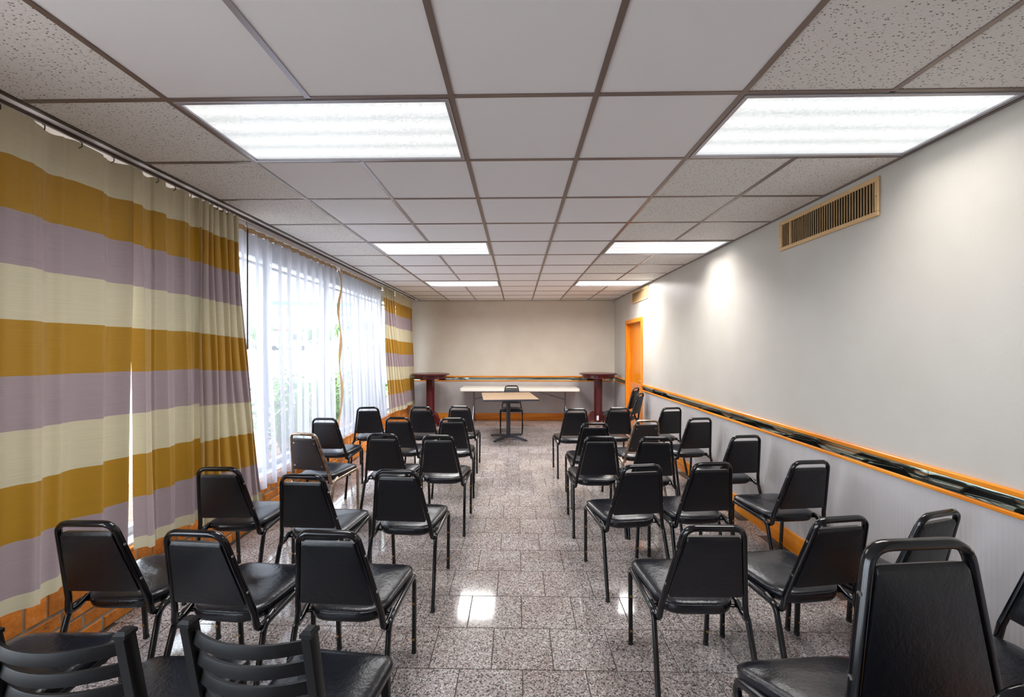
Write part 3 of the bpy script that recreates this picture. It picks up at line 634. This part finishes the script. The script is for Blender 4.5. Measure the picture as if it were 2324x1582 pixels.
# lawn bank some 35 m off along the view, running square to the line of sight
def oblique(px, d, z=0):
    a = (px-1152.9)/965.7; return Vector((d*(a*math.cos(.0208)-math.sin(.0208)), d*(math.cos(.0208)+a*math.sin(.0208)), z))
m = MB(); m.loft([[oblique(150, d, z) for d, z in ((34, -.06), (50, 1.28), (90, 1.35), (90, -.4), (34, -.4))], [oblique(1100, d, z) for d, z in ((34, -.06), (50, 1.28), (90, 1.35), (90, -.4), (34, -.4))]]); tag(struct(m.build('ground_lawn_bank', GRASS, None, 0)))
def shrub(label, x, y, h, r, seed):
    t = thing('window_shrub', label, 'shrub', (x, y, -.03), 0, 'green shrubs outside the windows'); rnd = random.Random(seed); mb = MB(); st = MB()
    for k in range(7):
        a = k*.9; st.sweep([(0.02*math.cos(a), .02*math.sin(a), 0), (r*.35*math.cos(a), r*.35*math.sin(a), h*.4), (r*.6*math.cos(a), r*.6*math.sin(a), h*.8)], .018, .018, 5, (1, 0, 0), 1, [1, .7, .4])
    st.build('stems', STEM, t)
    for k in range(1500):
        u, v_, w_ = rnd.gauss(0, 1), rnd.gauss(0, 1), rnd.gauss(0, 1); l = math.sqrt(u*u+v_*v_+w_*w_) or 1; q = rnd.uniform(.6, 1)*(1+.18*math.sin(5*u/l)*math.cos(4*v_/l))
        p = Vector((u/l*r*q, v_/l*r*q, h*.54+w_/l*h*.46*q)); n_ = Vector((u, v_, w_+.6)).normalized(); n_ = (n_+Vector((rnd.uniform(-.7, .7), rnd.uniform(-.7, .7), rnd.uniform(-.7, .7)))).normalized()
        a = n_.orthogonal().normalized(); b = n_.cross(a); s_ = rnd.uniform(.022, .04)
        mb.add([p-a*s_*1.5, p+b*s_*.7, p+a*s_*1.5, p-b*s_*.7], [(0, 1, 2, 3)])
    f = mb.build('foliage', LEAF, t, 0); f['kind'] = 'stuff'
for i, (y, h, r) in enumerate(((6.25, 1.3, .5), (7.45, 1.15, .42), (8.7, 1.3, .46), (10.0, 1.2, .45))):
    shrub(('leafy green shrub outside the first sheer curtain, largest in view', 'second leafy green shrub outside, near the tan sheer hem', 'third leafy green shrub outside the farther sheer', 'farthest leafy green shrub outside, near the gathered drape')[i], -3.45, y, h, r, 40+i)
def vehicle(name, label, px, d, L, W_, Hh, mat, boxy):
    c = oblique(px, d, 1.3); t = thing(name, label, name, c, .5)
    if boxy: pr = [(-L/2, .35), (L/2, .35), (L/2, .95), (L/2-.25, 1.1), (L/2-.75, Hh*.9), (L/2-1.0, Hh), (-L/2, Hh)]
    else: pr = [(-L/2, .3), (L/2, .3), (L/2, .72), (L/2-1.0, .9), (L/2-1.7, Hh), (-L/2+1.0, Hh), (-L/2+.35, .95), (-L/2, .9)]
    mb = MB(); mb.prism(pr, -W_/2, W_/2, 'y'); mb.build('body', mat, t, 0)
    for s_ in (-1, 1):
        for x in (-L*.32, L*.32): mb = MB(); mb.cyl((x, s_*W_/2-s_*.1, .33), .33, s_*.14, 14, 'y'); mb.build('wheel', TYRE, t)
        mb = MB(); (mb.prism([(L/2-2.1, Hh*.55), (L/2-.85, Hh*.55), (L/2-1.05, Hh*.88), (L/2-2.1, Hh*.88)], s_*W_/2, s_*(W_/2+.01), 'y') if boxy else mb.prism([(-L/2+.75, .95), (L/2-1.35, .95), (L/2-1.85, Hh*.94), (-L/2+1.1, Hh*.94)], s_*W_/2, s_*(W_/2+.01), 'y')); mb.build('side_window', CARG, t, 0)
vehicle('van', 'white van parked beyond the lawn, seen through the first sheer', 655, 56, 5.2, 2.0, 2.5, CARW, True)
vehicle('car', 'grey car parked beyond the lawn left of the white van', 608, 70, 4.4, 1.8, 1.45, CARD, False)
vehicle('car', 'white car parked beyond the lawn right of the white van', 712, 66, 4.4, 1.8, 1.45, CARW, False)
vehicle('truck', 'white box truck parked beyond the lawn behind the farther sheer', 815, 74, 6.5, 2.3, 3.2, CARW, True)
def building(label, px, d, w_, dp, h, mat):
    c = oblique(px, d, 1.3); t = thing('distant_building', label, 'building', c, .35); box('wall', mat, (-w_/2, w_/2, -dp/2, dp/2, -1.5, h), t); box('roof', ROOFM, (-w_/2-.4, w_/2+.4, -dp/2-.4, dp/2+.4, h, h+.5), t)
    for k in range(4): x = -w_/2+w_*(k+.5)/4; box('window', CARG, (x-.6, x+.6, -dp/2-.05, -dp/2+.02, h*.4, h*.75), t)
building('red brick building far beyond the lawn', 630, 110, 8, 6, 5.2, REDB)
c = oblique(715, 75, 1.3); t = thing('forecourt_canopy', 'white canopy with a teal band beyond the parked vehicles', 'canopy', c, .3)
box('roof_slab', WHITEM, (-7, 7, -4, 4, 6.3, 7.4), t); box('band', TEAL, (-7.03, 7.03, -4.03, 4.03, 7.4, 8.1), t)
for x in (-5, 5): box('post', WHITEM, (x-.25, x+.25, -.25, .25, -.1, 6.3), t)
for i, (px, d, h) in enumerate(((596, 88, 6), (690, 92, 5.5), (740, 90, 6), (785, 95, 7), (840, 92, 6.5))):
    c = oblique(px, d, 1.3); t = thing('distant_tree', ('round tree beyond the parked grey car', 'low round tree beyond the white van', 'round tree beyond the canopy post', 'tall round tree behind the box truck', 'round tree beyond the lawn near the far drape')[i], 'tree', c, 0, 'trees beyond the parking'); rnd = random.Random(i); mb = MB(); mb.sweep([(0, 0, -1), (.1, 0, h*.5)], .4, .4, 7, (1, 0, 0), 1); mb.build('trunk', STEM, t); mb = MB()
    for k in range(500):
        u, v_, w_ = rnd.gauss(0, 1), rnd.gauss(0, 1), rnd.gauss(0, 1); l = math.sqrt(u*u+v_*v_+w_*w_) or 1; q = rnd.uniform(.6, 1); p = Vector((u/l*h*.42*q, v_/l*h*.42*q, h*.6+w_/l*h*.4*q)); n_ = Vector((u, v_, w_)).normalized(); a = n_.orthogonal().normalized(); b = n_.cross(a); s_ = rnd.uniform(.25, .5); mb.add([p-a*s_, p+b*s_, p+a*s_, p-b*s_], [(0, 1, 2, 3)])
    f = mb.build('crown', LEAF, t, 0); f['kind'] = 'stuff'
